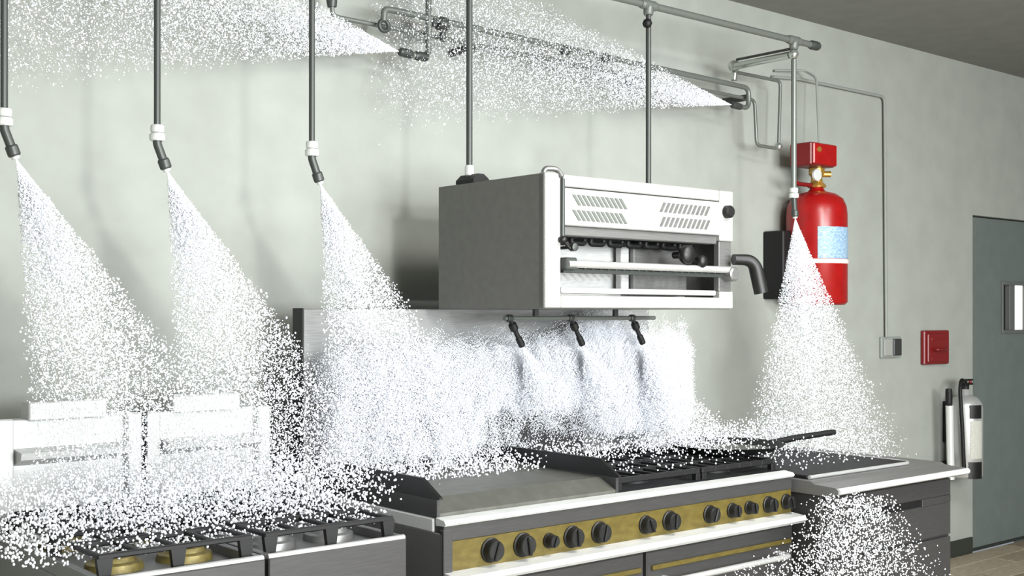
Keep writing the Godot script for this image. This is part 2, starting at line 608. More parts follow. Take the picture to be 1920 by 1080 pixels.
func cooking_range():
	var o := thing("cooking_range", "long steel range with brass-coloured control panel and black knobs", "range", V(2.88, 0, 0.72))
	var st := begin()
	bx(st, V(RX0 + 0.006, 0.1, 0.28), V(RX1, 0.86, 1.05), 0.004)
	for fx: float in [RX0 + 0.06, RX1 - 0.06]:
		for fz: float in [0.35, 1.0]:
			lathe(st, at(fx, 0, fz), [Vector2(0, 0), Vector2(0.025, 0), Vector2(0.02, 0.1), Vector2(0, 0.1)], 14)
	obj("body", st, M.steel_mid, o)
	st = begin()
	bx(st, V(RX0 - 0.004, 0.1, 0.3), V(RX0 + 0.006, 0.86, 1.085), 0.002)
	obj("side_panel", st, M.steel_mid, o)
	st = begin()
	bx(st, V(RX0 - 0.006, 0.86, 0.3), V(RX1 + 0.004, 0.9, 1.04), 0.003)
	obj("top_deck", st, M.steel_white, o)
	st = begin()
	bx(st, V(2.825, 0.9, 0.42), V(RX1 - 0.01, 0.904, 1.045), 0.001)
	obj("burner_tray", st, M.black_iron, o)
	st = begin()   # bullnose over the controls
	prism(st, profile_along_x(), PackedVector2Array([Vector2(1.05, 0.881), Vector2(1.092, 0.883), Vector2(1.098, 0.89), Vector2(1.09, 0.899), Vector2(1.05, 0.904)]), -(RX1 + 0.004), -(RX0 - 0.002))
	obj("top_rail", st, M.steel_white, o)
	st = begin()
	bx(st, V(RX0, 0.836, 1.04), V(RX1, 0.884, 1.086), 0.002)
	obj("upper_trim", st, M.steel_grey, o)
	st = begin()
	bx(st, V(RX0, 0.745, 1.04), V(RX1, 0.836, 1.084), 0.002)
	obj("control_panel", st, M.gold_panel, o)
	st = begin()
	prism(st, profile_along_x(), PackedVector2Array([Vector2(1.05, 0.722), Vector2(1.14, 0.716), Vector2(1.152, 0.727), Vector2(1.145, 0.742), Vector2(1.05, 0.75)]), -(RX1 + 0.006), -(RX0 + 0.0))
	obj("hand_rail", st, M.steel_white, o)
	st = begin()
	bx(st, V(RX0 - 0.004, 0.1, 1.07), V(RX0 + 0.03, 0.872, 1.09), 0.002)
	obj("corner_post", st, M.steel_grey, o)
	# oven doors below
	for k in 2:
		var a := RX0 + 0.035 + k * 0.815
		st = begin()
		bx(st, V(a, 0.16, 1.05), V(a + 0.8, 0.7, 1.09), 0.005)
		var d := obj("oven_door", st, M.steel_grey, o)
		st = begin()
		bx(st, V(a + 0.02, 0.635, 1.088), V(a + 0.78, 0.652, 1.1), 0.003)
		obj("trim_strip", st, M.gold_panel, d)
		st = begin()
		tube(st, bend([V(a + 0.08, 0.6, 1.085), V(a + 0.08, 0.6, 1.14), V(a + 0.72, 0.6, 1.14), V(a + 0.72, 0.6, 1.085)], 0.025), 0.011, 10)
		obj("handle", st, M.steel_bright, d)
	# knobs
	var kx := [2.236, 2.363, 2.471, 2.569, 2.69, 2.907, 3.026, 3.235, 3.358, 3.455, 3.568, 3.69]
	var kr := [0.036, 0.036, 0.023, 0.034, 0.034, 0.03, 0.033, 0.031, 0.026, 0.024, 0.03, 0.028]
	for i in kx.size():
		var r: float = kr[i]
		var x: float = minf(kx[i], RX1 - 0.035)
		st = begin()
		var t := Transform3D(Basis(Vector3.RIGHT, PI / 2), V(x, 0.792, 1.083))
		lathe(st, t, [Vector2(r * 1.05, 0), Vector2(r * 1.05, 0.006), Vector2(r * 0.95, 0.009), Vector2(r * 0.86, 0.03), Vector2(r * 0.78, 0.034), Vector2(0, 0.034)], 24)
		bx(st, V(-r * 0.16, -r * 0.8, 0.03), V(r * 0.16, r * 0.8, 0.043), 0.003, Transform3D(Basis(Vector3.BACK, rng.randf_range(-0.5, 0.5)), V(x, 0.792, 1.083)))
		obj("knob", st, M.black_gloss, o)
	# grates on the right
	for k in 2:
		var gx0 := 2.84 + k * 0.435
		var gx1 := gx0 + 0.425
		for j in 2:
			var gz := 0.56 + j * 0.31
			var cx := (gx0 + gx1) / 2
			st = begin()
			lathe(st, at(cx, 0.899, gz), [Vector2(0.08, 0), Vector2(0.075, 0.018), Vector2(0.05, 0.022), Vector2(0.045, 0.03), Vector2(0, 0.032)], 22)
			obj("burner", st, M.black_iron, o)
			st = begin()
			var z0 := gz - 0.15
			var z1 := gz + 0.15
			for z: float in [z0 + 0.01, gz, z1 - 0.01]:
				bx(st, V(gx0, 0.926, z - 0.008), V(gx1, 0.946, z + 0.008), 0.003)
			for i in 7:
				var x := gx0 + 0.01 + (gx1 - gx0 - 0.02) * i / 6.0
				bx(st, V(x - 0.006, 0.927, z0), V(x + 0.006, 0.945, z1), 0.002)
			for x: float in [gx0 + 0.012, gx1 - 0.012]:
				for z: float in [z0 + 0.012, z1 - 0.012]:
					bx(st, V(x - 0.012, 0.899, z - 0.012), V(x + 0.012, 0.928, z + 0.012), 0.003)
			obj("grate", st, M.black_iron, o)
	# backsplash behind griddle and burners
	st = begin()
	bx(st, V(RX0 - 0.034, 0.9, 0.285), V(RX1 + 0.005, 1.52, 0.34), 0.003)
	o = thing("backsplash", "tall bright steel backsplash panel behind the griddle with dark left edge", "backsplash", V(2.88, 0.9, 0.31))
	obj("panel", st, M.splash_steel, o)
	st = begin()
	bx(st, V(RX0 - 0.042, 0.9, 0.28), V(RX0 - 0.034, 1.522, 0.341), 0.001)
	obj("edge_trim", st, M.black_gloss, o)
	st = begin()
	bx(st, V(2.825, 0.9, 0.34), V(3.27, 1.176, 0.4), 0.004)
	var rb := obj("flue_box", st, M.steel_grey, o)  # backguard box; its lack of light is put into the dark grey
	st = begin()
	bx(st, V(2.822, 1.168, 0.34), V(3.273, 1.18, 0.404), 0.002)
	obj("cap_strip", st, M.steel_grey, rb)

func griddle():
	var o := thing("griddle", "grey steel griddle with black side guards set on the range", "griddle", V(2.43, 0.9, 0.7))
	var gx0 := 2.075
	var gx1 := 2.805
	var st := begin()
	prism(st, profile_along_x(), PackedVector2Array([Vector2(0.36, 0.901), Vector2(1.046, 0.901), Vector2(1.046, 0.914), Vector2(0.97, 0.95), Vector2(0.36, 0.955)]), -gx1, -gx0)
	obj("plate", st, M.griddle_plate, o)
	for s in 2:
		var x := gx0 - 0.012 if s == 0 else gx1
		st = begin()
		prism(st, profile_along_x(), PackedVector2Array([Vector2(0.35, 0.956), Vector2(1.06, 0.956), Vector2(1.06, 0.962), Vector2(0.97, 1.012), Vector2(0.35, 1.012)]), -(x + 0.012), -x)
		obj("side_guard", st, M.black_gloss, o)
		st = begin()
		bx(st, V(x, 0.901, 0.35), V(x + 0.012, 0.956, 1.048), 0.001)
		obj("side_skirt", st, M.steel_grey, o)
	st = begin()
	bx(st, V(gx0, 0.955, 0.345), V(gx1, 1.01, 0.357), 0.001)
	obj("rear_guard", st, M.black_gloss, o)

# =====================================================================
# hanging broiler
# =====================================================================
func broiler():
	var x0 := 2.51
	var x1 := 3.44
	var y0 := 1.52
	var y1 := 1.955
	var z0 := 0.45
	var z1 := 1.02
	var o := thing("salamander_broiler", "salamander broiler with bright steel front and dark grey side hung above the griddle", "broiler", V((x0 + x1) / 2, y0, z0))
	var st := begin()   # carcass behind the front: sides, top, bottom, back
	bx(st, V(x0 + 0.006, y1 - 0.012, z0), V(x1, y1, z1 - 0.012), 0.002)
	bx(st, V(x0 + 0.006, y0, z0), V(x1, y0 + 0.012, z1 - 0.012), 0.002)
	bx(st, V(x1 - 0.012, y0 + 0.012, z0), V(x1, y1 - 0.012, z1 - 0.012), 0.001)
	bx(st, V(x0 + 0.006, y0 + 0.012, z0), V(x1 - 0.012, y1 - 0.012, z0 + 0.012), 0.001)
	obj("casing", st, M.casing_grey, o)
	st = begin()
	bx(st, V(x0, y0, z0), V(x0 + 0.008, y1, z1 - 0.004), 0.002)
	obj("side_panel", st, M.casing_grey, o)
	# front frame
	st = begin()
	bx(st, V(x0, y0 + 0.002, z1 - 0.03), V(x0 + 0.068, y1 + 0.002, z1 + 0.004), 0.003)
	obj("corner_column", st, M.broiler_steel, o)
	st = begin()
	bx(st, V(3.365, y0 + 0.002, z1 - 0.03), V(x1, 1.585, z1 + 0.004), 0.003)
	obj("corner_column", st, M.broiler_steel, o)
	st = begin()
	bx(st, V(3.365, 1.77, z1 - 0.03), V(x1, y1, z1 + 0.004), 0.003)
	obj("corner_column", st, M.broiler_steel, o)
	st = begin()
	bx(st, V(3.37, 1.585, z1 - 0.03), V(x1 - 0.002, 1.77, z1 - 0.004), 0.002)
	obj("guide_plate", st, M.steel_mid, o)
	st = begin()
	bx(st, V(x0 + 0.068, y0 + 0.002, z1 - 0.03), V(3.365, 1.562, z1 + 0.004), 0.003)
	obj("sill", st, M.broiler_steel, o)
	st = begin()
	bx(st, V(x0 + 0.08, 1.57, z1 - 0.06), V(3.355, 1.588, z1 - 0.006), 0.003)
	obj("drip_tray_lip", st, M.steel_white, o)
	# upper front panel; proud grey strips carry the shade of its louvre slots
	st = begin()
	bx(st, V(x0 + 0.08, 1.79, z1 - 0.03), V(3.362, 1.912, z1 + 0.006), 0.003)
	bx(st, V(x0 + 0.08, 1.916, z1 - 0.03), V(3.362, y1, z1 + 0.004), 0.003)
	var up := obj("front_panel", st, M.broiler_steel, o)
	for g in 4:
		st = begin()
		var gx := 2.625 if g < 2 else 3.06
		var lean := 0.028 if g < 2 else -0.02
		var gy := 1.858 if g % 2 == 0 else 1.808
		for k in 11:
			var x := gx + k * (0.0215 if g < 2 else 0.0235)
			var ln := lean
			prism(st, at(x, gy, 0), PackedVector2Array([Vector2(0, 0.034), Vector2(0.0125, 0.034), Vector2(0.0125 + ln, 0), Vector2(ln, 0)]), z1 - 0.01, z1 + 0.0085)
		var lv := obj("slot_shade_row", st, M.steel_mid if g >= 2 else M.pipe, up)
		lv.set_meta("kind", "stuff")
	st = begin()
	bx(st, V(x0 + 0.08, 1.758, z1 - 0.05), V(3.362, 1.79, z1 - 0.008), 0.003)
	obj("hood_lip", st, M.steel_mid, up)
	# upper right dial
	st = begin()
	lathe(st, Transform3D(Basis(Vector3.RIGHT, PI / 2), V(3.402, 1.878, z1 + 0.003)), [Vector2(0.024, 0), Vector2(0.023, 0.02), Vector2(0.018, 0.026), Vector2(0, 0.026)], 20)
	obj("knob", st, M.black_gloss, o)
	# interior
	st = begin()
	bx(st, V(x0 + 0.014, y0 + 0.014, z1 - 0.23), V(x1 - 0.014, 1.757, z1 - 0.22), 0)
	bx(st, V(x0 + 0.014, y0 + 0.014, z1 - 0.22), V(x0 + 0.02, 1.757, z1 - 0.031), 0)
	obj("inner_lining", st, M.steel_white, o)  # lining kept white to carry the pale reflection at the left
	st = begin()
	for k in 8:
		var x := 2.62 + k * 0.09
		tube(st, bend([V(x, 1.757, z1 - 0.09), V(x, 1.742, z1 - 0.09), V(x + 0.06, 1.742, z1 - 0.09), V(x + 0.06, 1.757, z1 - 0.09)], 0.012, 4), 0.01, 8)
	obj("burner_tile", st, M.black_iron, o)
	st = begin()
	bx(st, V(3.075, y0 + 0.05, z0 + 0.2), V(3.36, 1.75, z1 - 0.15), 0.004)
	obj("dark_reflection_slab", st, M.steel_mid, o)  # dark part of the interior reflection, built as a slab
	st = begin()
	bx(st, V(3.03, 1.59, z1 - 0.2), V(3.07, 1.745, z1 - 0.17), 0.003)
	obj("reflection_post", st, M.steel_white, o)  # white stripe of the interior reflection, built as a post
	# rack bar with end block
	st = begin()
	tube(st, [V(2.59, 1.664, z1 + 0.022), V(3.425, 1.664, z1 + 0.022)], 0.0125, 14)
	obj("rack_bar", st, M.steel_bright, o)
	st = begin()
	for k in 22:
		tube(st, [V(2.6 + k * 0.036, 1.652, z0 + 0.2), V(2.6 + k * 0.036, 1.652, z1 + 0.02)], 0.004, 6)
	bx(st, V(2.585, 1.643, z0 + 0.2), V(3.36, 1.65, z0 + 0.21), 0.001)
	bx(st, V(2.585, 1.636, z1 - 0.01), V(3.42, 1.65, z1 + 0.01), 0.001)
	var rk := obj("rack_grid", st, M.pipe_dark, o)
	rk.set_meta("kind", "stuff")
	st = begin()
	bx(st, V(2.578, 1.645, z1 - 0.005), V(2.628, 1.685, z1 + 0.03), 0.004)
	obj("end_block", st, M.pipe_dark, o)
	st = begin()
	lathe(st, Transform3D(Basis(Vector3.RIGHT, PI / 2), V(3.405, 1.648, z1 - 0.01)), [Vector2(0.026, 0), Vector2(0.026, 0.05), Vector2(0.02, 0.055), Vector2(0, 0.055)], 20)
	obj("pivot_boss", st, M.steel_mid, o)
	# grip knobs on the rack
	for k in 2:
		st = begin()
		var r := 0.034 if k == 0 else 0.022
		var kp := V(3.16, 1.712, z1 + 0.035) if k == 0 else V(3.235, 1.69, z1 + 0.035)
		lathe(st, Transform3D(Basis(Vector3.RIGHT, PI / 2), kp - V(0, 0, 0.03)), [Vector2(0.012, -0.04), Vector2(0.012, 0), Vector2(r * 0.8, 0.004), Vector2(r, 0.014), Vector2(r, 0.03), Vector2(r * 0.8, 0.038), Vector2(0, 0.042)], 22, true)
		obj("grip_knob", st, M.black_gloss, o)
	# lever on the right
	st = begin()
	tube(st, bend([V(3.41, 1.702, z1 + 0.03), V(3.49, 1.702, z1 + 0.06), V(3.515, 1.58, z1 + 0.075)], 0.055, 8), 0.02, 14, 0.027)
	obj("lever_handle", st, M.black_gloss, o)
	# hinge rod, catch and hook at the left of the front
	st = begin()
	tube(st, [V(2.582, 1.94, z1 + 0.008), V(2.582, 1.755, z1 + 0.008)], 0.0075, 10)
	obj("hinge_rod", st, M.pipe_dark, o)
	st = begin()
	lathe(st, at(2.578, 1.742, z1 + 0.012), [Vector2(0, -0.012), Vector2(0.012, -0.008), Vector2(0.014, 0), Vector2(0.012, 0.008), Vector2(0, 0.012)], 14, true)
	tube(st, [V(2.578, 1.742, z1 + 0.012), V(2.61, 1.715, z1 + 0.012)], 0.006, 8)
	obj("catch", st, M.black_gloss, o)
	st = begin()
	lathe(st, Transform3D(Basis(Vector3.RIGHT, PI / 2), V(2.655, 1.722, z1 - 0.03)), [Vector2(0.013, 0), Vector2(0.013, 0.02), Vector2(0, 0.025)], 14)
	tube(st, [V(2.655, 1.722, z1 - 0.2), V(2.655, 1.722, z1 - 0.03)], 0.005, 8)
	obj("igniter_knob", st, M.pipe_dark, o)
	st = begin()
	tube(st, bend([V(2.525, 1.95, z1 - 0.025), V(2.53, 1.972, z1 - 0.02), V(2.57, 1.972, z1 - 0.005), V(2.578, 1.945, z1 + 0.008)], 0.02, 5), 0.009, 10)
	obj("hook", st, M.steel_mid, o)

# =====================================================================
# counter on the right
# =====================================================================
func right_counter():
	var o := thing("counter", "grey steel counter with drawer at the right end of the cooking line", "counter", V(4.18, 0, 0.8))
	var st := begin()
	bx(st, V(3.735, 0.09, 0.3), V(4.645, 0.83, 1.2), 0.004)
	bx(st, V(3.78, 0.0, 0.36), V(4.6, 0.09, 1.14), 0.004)
	obj("cabinet", st, M.steel_grey, o)
	st = begin()
	prism(st, profile_along_x(), PackedVector2Array([Vector2(0.3, 0.83), Vector2(1.25, 0.822), Vector2(1.282, 0.832), Vector2(1.284, 0.848), Vector2(1.27, 0.858), Vector2(1.18, 0.862), Vector2(1.16, 0.872), Vector2(0.3, 0.872)]), -4.65, -3.725)
	obj("worktop", st, M.steel_mid, o)
	st = begin()
	tube(st, [V(3.726, 0.845, 1.281), V(4.649, 0.845, 1.281)], 0.0125, 12)
	obj("front_lip", st, M.steel_white, o)
	st = begin()
	bx(st, V(3.75, 0.575, 1.195), V(4.63, 0.71, 1.216), 0.003)
	bx(st, V(3.75, 0.74, 1.195), V(4.63, 0.81, 1.216), 0.003)
	bx(st, V(3.75, 0.71, 1.195), V(3.95, 0.74, 1.216), 0.001)
	bx(st, V(4.41, 0.71, 1.195), V(4.63, 0.74, 1.216), 0.001)
	var dw := obj("drawer", st, M.steel_grey, o)
	st = begin()
	bx(st, V(3.95, 0.708, 1.196), V(4.41, 0.742, 1.203), 0.001)
	obj("pull_slot", st, M.black_iron, dw)
	for k in 2:
		st = begin()
		bx(st, V(3.75 + k * 0.443, 0.11, 1.195), V(4.187 + k * 0.443, 0.565, 1.216), 0.003)
		obj("cabinet_door", st, M.steel_grey, o)
	# black cooking plate sunk in the top
	var hb := thing("hot_plate", "black hot plate with raised steel rim on the right counter", "hot plate", V(4.1, 0.872, 0.8))
	st = begin()
	bx(st, V(3.76, 0.8725, 0.45), V(4.46, 0.886, 1.12), 0.003)
	obj("plate", st, M.black_iron, hb)
	st = begin()
	tube(st, bend([V(3.76, 0.88, 1.13), V(4.47, 0.88, 1.13), V(4.47, 0.88, 0.44), V(3.745, 0.88, 0.44)], 0.05, 6), 0.0075, 10)
	obj("rim", st, M.steel_bright, hb)

func frying_pan():
	var c := V(3.74, 0.947, 0.74)
	var o := thing("frying_pan", "large black frying pan with long handle on the right burners", "pan", c)
	var st := begin()
	lathe(st, at(c.x, c.y, c.z), [Vector2(0, 0), Vector2(0.17, 0), Vector2(0.19, 0.006), Vector2(0.232, 0.03), Vector2(0.236, 0.033), Vector2(0.228, 0.032), Vector2(0.186, 0.01), Vector2(0.168, 0.005), Vector2(0, 0.004)], 48)
	obj("bowl", st, M.black_iron, o)
	st = begin()
	lathe(st, at(c.x, c.y + 0.0045, c.z), [Vector2(0.19, 0.006), Vector2(0.165, 0.008), Vector2(0.0, 0.009)], 40)
	obj("cooking_surface", st, M.griddle_plate, o)
	st = begin()
	var hd := V(0.92, 0, 0.2).normalized()
	var side := V(-hd.z, 0, hd.x)
	var p0 := c + hd * 0.225 + V(0, 0.02, 0)
	var p1 := c + hd * 0.36 + V(0, 0.036, 0)
	var p2 := c + hd * 0.56 + V(0, 0.05, 0)
	tube(st, [p0, p1, p2, p2 + hd * 0.02], 0.014, 12, 0.012)
	tube(st, [p0 - side * 0.02 - V(0, 0.004, 0), p1], 0.008, 8)
	tube(st, [p0 + side * 0.02 - V(0, 0.004, 0), p1], 0.008, 8)
	obj("handle", st, M.black_iron, o)

# =====================================================================
# pipes
# =====================================================================
const PZ := 0.6

func ring(st: SurfaceTool, a: Vector3, b: Vector3, r: float):   # sleeve with rounded rims from a to b
	var l := a.distance_to(b)
	lathe(st, aim(a, b), [Vector2(0, 0), Vector2(r * 0.85, 0), Vector2(r, l * 0.15), Vector2(r, l * 0.85), Vector2(r * 0.85, l), Vector2(0, l)], 16)

func nozzle(o: Node3D, top: Vector3, dir: Vector3):   # white coupling, elbow and spray head below top
	var st := begin()
	ring(st, top + V(0, 0.004, 0), top - V(0, 0.018, 0), 0.019)
	ring(st, top - V(0, 0.02, 0), top - V(0, 0.042, 0), 0.022)
	obj("coupling", st, M.fitting_white, o)
	st = begin()
	var e := top - V(0, 0.05, 0)
	tube(st, bend([top - V(0, 0.035, 0), e, e + dir * 0.06], 0.015, 5), 0.0125, 12)
	ring(st, e + dir * 0.045, e + dir * 0.075, 0.017)
	obj("nozzle_head", st, M.pipe_dark, o)
	st = begin()
	ring(st, e + dir * 0.073, e + dir * 0.083, 0.011)
	obj("nozzle_tip", st, M.fitting_white, o)

func tip_of(top: Vector3, dir: Vector3) -> Vector3:
	return top - V(0, 0.05, 0) + dir * 0.083

const DOWN := Vector3(0.36, -0.93, 0.02)

func pipework():
	var st: SurfaceTool
	# front manifold along the line, with its tees and the arm back to the wall pipes
	var mh := 2.73
	var o := thing("manifold_pipe", "grey pipe along the top of the line with end cap and arm back", "pipe", V(2.6, mh, PZ))
	st = begin()
	tube(st, [V(0.7, mh, PZ), V(4.53, mh, PZ)], 0.0145, 14)
	obj("pipe_run", st, M.pipe, o)
	st = begin()
	ring(st, V(4.5, mh, PZ), V(4.56, mh, PZ), 0.021)
	obj("end_cap", st, M.pipe_dark, o)
	for x: float in [0.978, 1.399, 1.906, 2.533, 3.435, 4.378]:
		st = begin()
		ring(st, V(x - 0.045, mh, PZ), V(x + 0.045, mh, PZ), 0.02)
		ring(st, V(x, mh, PZ), V(x, mh - 0.04, PZ), 0.02)
		obj("tee", st, M.pipe, o)
	st = begin()
	lathe(st, at(4.375, mh - 0.062, PZ), [Vector2(0, -0.024), Vector2(0.016, -0.018), Vector2(0.024, 0), Vector2(0.016, 0.018), Vector2(0, 0.024)], 18, true)
	obj("union_ball", st, M.pipe_chrome, o)
	st = begin()
	tube(st, [V(4.375, mh - 0.062, PZ - 0.02), V(4.44, 2.685, 0.225)], 0.0165, 14)
	obj("cross_arm", st, M.pipe_chrome, o)
	st = begin()
	tube(st, [V(4.375, mh - 0.035, PZ - 0.02), V(4.44, 2.715, 0.225)], 0.006, 10)
	obj("cross_rod", st, M.pipe_dark, o)
	st = begin()
	lathe(st, at(4.45, 2.69, 0.2), [Vector2(0, -0.03), Vector2(0.022, -0.02), Vector2(0.031, 0), Vector2(0.022, 0.02), Vector2(0, 0.03)], 18, true)
	ring(st, V(4.45, 2.66, 0.2), V(4.45, 2.62, 0.2), 0.016)
	obj("elbow_ball", st, M.pipe_chrome, o)
	# three drops over the ranges
	var xs := [0.978, 1.399, 1.906]
	var lb := ["slim dark drop pipe with spray nozzle at the left edge of the photo", "slim dark drop pipe with spray nozzle above the second burner range", "slim dark drop pipe with spray nozzle left of the steel broiler"]
	for i in 3:
		var x: float = xs[i]
		var d := thing("nozzle_drop", lb[i], "pipe", V(x, 2.04, PZ), "suppression nozzle drops")
		st = begin()
		tube(st, [V(x, mh - 0.041, PZ), V(x, 2.036, PZ)], 0.0095, 14)
		obj("drop_pipe", st, M.pipe_dark, d)
		nozzle(d, V(x, 2.04, PZ), DOWN.normalized())
	# two hanging pipes that carry the broiler
	for i in 2:
		var x := 2.533 if i == 0 else 3.452
		var d := thing("hanging_pipe", ["dark vertical pipe holding the broiler at its left rear", "dark vertical pipe holding the broiler near its right end"][i], "pipe", V(x, 1.96, PZ), "pipes that hold the broiler")
		st = begin()
		var px: float = x if i == 0 else 3.435
		tube(st, [V(px, mh - 0.041, PZ), V(px, 1.957, PZ)], 0.011, 14)
		obj("pipe_shaft", st, M.pipe_dark, d)
		st = begin()
		if i == 0:
			prism(st, at(2.545, 1.956, PZ - 0.05), PackedVector2Array([Vector2(-0.033, 0), Vector2(0.05, 0), Vector2(0.03, 0.02), Vector2(0.012, 0.032), Vector2(-0.012, 0.032), Vector2(-0.033, 0.012)]), 0.0, 0.1)
			obj("foot_flange", st, M.black_iron, d)
			st = begin()
			ring(st, V(2.533, 1.985, PZ), V(2.533, 2.02, PZ), 0.016)
			obj("collar", st, M.fitting_white, d)
		else:
			lathe(st, at(px - 0.012, mh - 0.075, PZ + 0.005), [Vector2(0, -0.02), Vector2(0.014, -0.014), Vector2(0.02, 0), Vector2(0.014, 0.014), Vector2(0, 0.02)], 14, true)
			obj("union", st, M.black_iron, d)
			st = begin()
			ring(st, V(px, 1.957, PZ), V(px, 1.975, PZ), 0.02)
			obj("collar", st, M.pipe_dark, d)
	# right-hand drop
	var rd := thing("nozzle_drop", "long grey drop pipe with spray nozzle in front of the red cylinder", "pipe", V(4.378, 2.05, PZ), "suppression nozzle drops")
	st = begin()
	tube(st, [V(4.378, mh - 0.085, PZ), V(4.378, 2.06, PZ)], 0.0125, 14)
	obj("drop_pipe", st, M.pipe, rd)
	nozzle(rd, V(4.378, 2.065, PZ), V(0.12, -0.99, 0).normalized())
	# pipe along the wall, upper: nozzle at each end
	var wz := 0.2
	var u := thing("wall_pipe", "upper grey pipe along the wall with left-pointing spray nozzles", "pipe", V(3.5, 2.61, wz))
	st = begin()
	tube(st, bend([V(2.445, 2.585, wz), V(2.445, 2.629, wz), V(2.481, 2.632, wz), V(4.45, 2.6, wz)], 0.03, 5), 0.0125, 12)
	obj("pipe_run", st, M.pipe, u)
	st = begin()
	var tor := []
	for k in 25:
		tor.append(V(2.445 + 0.02 * cos(TAU * k / 24.0), 2.568 + 0.02 * sin(TAU * k / 24.0), wz))
	tube(st, tor, 0.008, 10)
	obj("eye_ring", st, M.pipe_dark, u)
	st = begin()
	ring(st, V(2.69, 2.617, wz), V(2.735, 2.617, wz), 0.027)
	ring(st, V(2.66, 2.617, wz), V(2.68, 2.617, wz), 0.018)
	ring(st, V(2.715, 2.6, wz), V(2.715, 2.55, wz), 0.012)
	obj("valve", st, M.pipe_dark, u)
	for x: float in [3.35, 3.58]:
		st = begin()
		ring(st, V(x - 0.02, 2.609, wz), V(x + 0.02, 2.609, wz), 0.021)
		obj("clamp", st, M.pipe_dark, u)
	st = begin()
	tube(st, bend([V(2.648, 3.08, wz), V(2.648, 2.478, wz), V(2.54, 2.478, wz)], 0.035, 6), 0.012, 12)
	obj("feed_pipe", st, M.pipe, u)
	st = begin()
	ring(st, V(2.64, 2.478, wz), V(2.585, 2.478, wz), 0.018)
	ring(st, V(2.57, 2.478, wz), V(2.515, 2.483, wz), 0.017)
	obj("nozzle_head", st, M.pipe_dark, u)
	st = begin()
	tube(st, bend([V(4.45, 2.6, wz), V(4.56, 2.597, wz), V(4.56, 2.5, wz), V(4.46, 2.502, wz)], 0.035, 6), 0.012, 12)
	obj("return_bend", st, M.pipe, u)
	st = begin()
	ring(st, V(4.5, 2.5, wz), V(4.435, 2.502, wz), 0.016)
	obj("nozzle_head", st, M.pipe_dark, u)
	# lower pipe and its loop down at the right
	var lo := thing("wall_pipe", "lower thin grey pipe along the wall with square loop at right", "pipe", V(3.5, 2.565, 0.17))
	st = begin()
	var lz := 0.16
	tube(st, bend([V(2.236, 2.78, lz), V(2.25, 2.58, lz), V(2.29, 2.578, lz), V(4.655, 2.556, lz), V(4.672, 2.335, lz), V(4.845, 2.335, lz), V(4.862, 2.675, lz), V(4.5, 2.675, lz)], 0.03, 5), 0.0085, 10)
	obj("pipe_run", st, M.pipe, lo)
	st = begin()
	ring(st, V(2.238, 2.75, lz), V(2.2475, 2.612, lz), 0.02)
	obj("elbow", st, M.pipe_dark, lo)
	st = begin()
	lathe(st, at(4.845, 2.345, lz), [Vector2(0, -0.022), Vector2(0.016, -0.014), Vector2(0.021, 0), Vector2(0.016, 0.014), Vector2(0, 0.022)], 14, true)
	obj("corner_ball", st, M.pipe_chrome, lo)
	for x: float in [2.9, 3.9, 4.6]:
		st = begin()
		bx(st, V(x - 0.008, 2.548, 0.0), V(x + 0.008, 2.578, lz), 0.002)
		obj("wall_bracket", st, M.pipe_dark, lo)
	# conduit on the wall
	st = begin()
	tube(st, bend([V(4.98, 2.735, 0.02), V(5.2, 2.752, 0.02), V(6.01, 2.752, 0.02), V(6.03, 1.372, 0.02)], 0.04, 5), 0.0085, 8)
	tag(obj("conduit", st, M.conduit), "thin grey conduit running along the wall and down to the switch", "conduit")
	st = begin()
	tube(st, bend([V(5.0, 2.77, 0.016), V(5.19, 2.79, 0.06), V(5.19, 2.74, 0.14), V(5.13, 2.3725, 0.2)], 0.03, 5), 0.006, 8)
	tag(obj("detection_line", st, M.conduit), "thin grey line dropping straight onto the red control box", "conduit")
	# pipe under the broiler with three spray nozzles
	var b := thing("nozzle_pipe", "short pipe with three slanted spray nozzles under the broiler", "pipe", V(3.07, 1.485, PZ))
	st = begin()
	tube(st, [V(2.69, 1.487, PZ), V(3.47, 1.487, PZ)], 0.008, 12)
	obj("pipe_run", st, M.pipe, b)
	for x: float in [2.84, 3.25]:
		st = begin()
		bx(st, V(x - 0.01, 1.49, PZ - 0.008), V(x + 0.01, 1.52, PZ + 0.008), 0.002)
		obj("hanger", st, M.pipe_dark, b)
	for x: float in [2.715, 3.014, 3.342]:
		var d := V(0.5, -0.86, 0.02).normalized()
		var p := V(x, 1.487, PZ)
		st = begin()
		tube(st, [p, p + d * 0.1], 0.009, 10)
		ring(st, p + d * 0.022, p + d * 0.05, 0.0155)
		ring(st, p + d * 0.08, p + d * 0.118, 0.0125)
		obj("nozzle_head", st, M.black_iron, b)
		st = begin()
		ring(st, p - V(0.012, 0, 0), p + V(0.012, 0, 0), 0.014)
		obj("tee", st, M.pipe_dark, b)

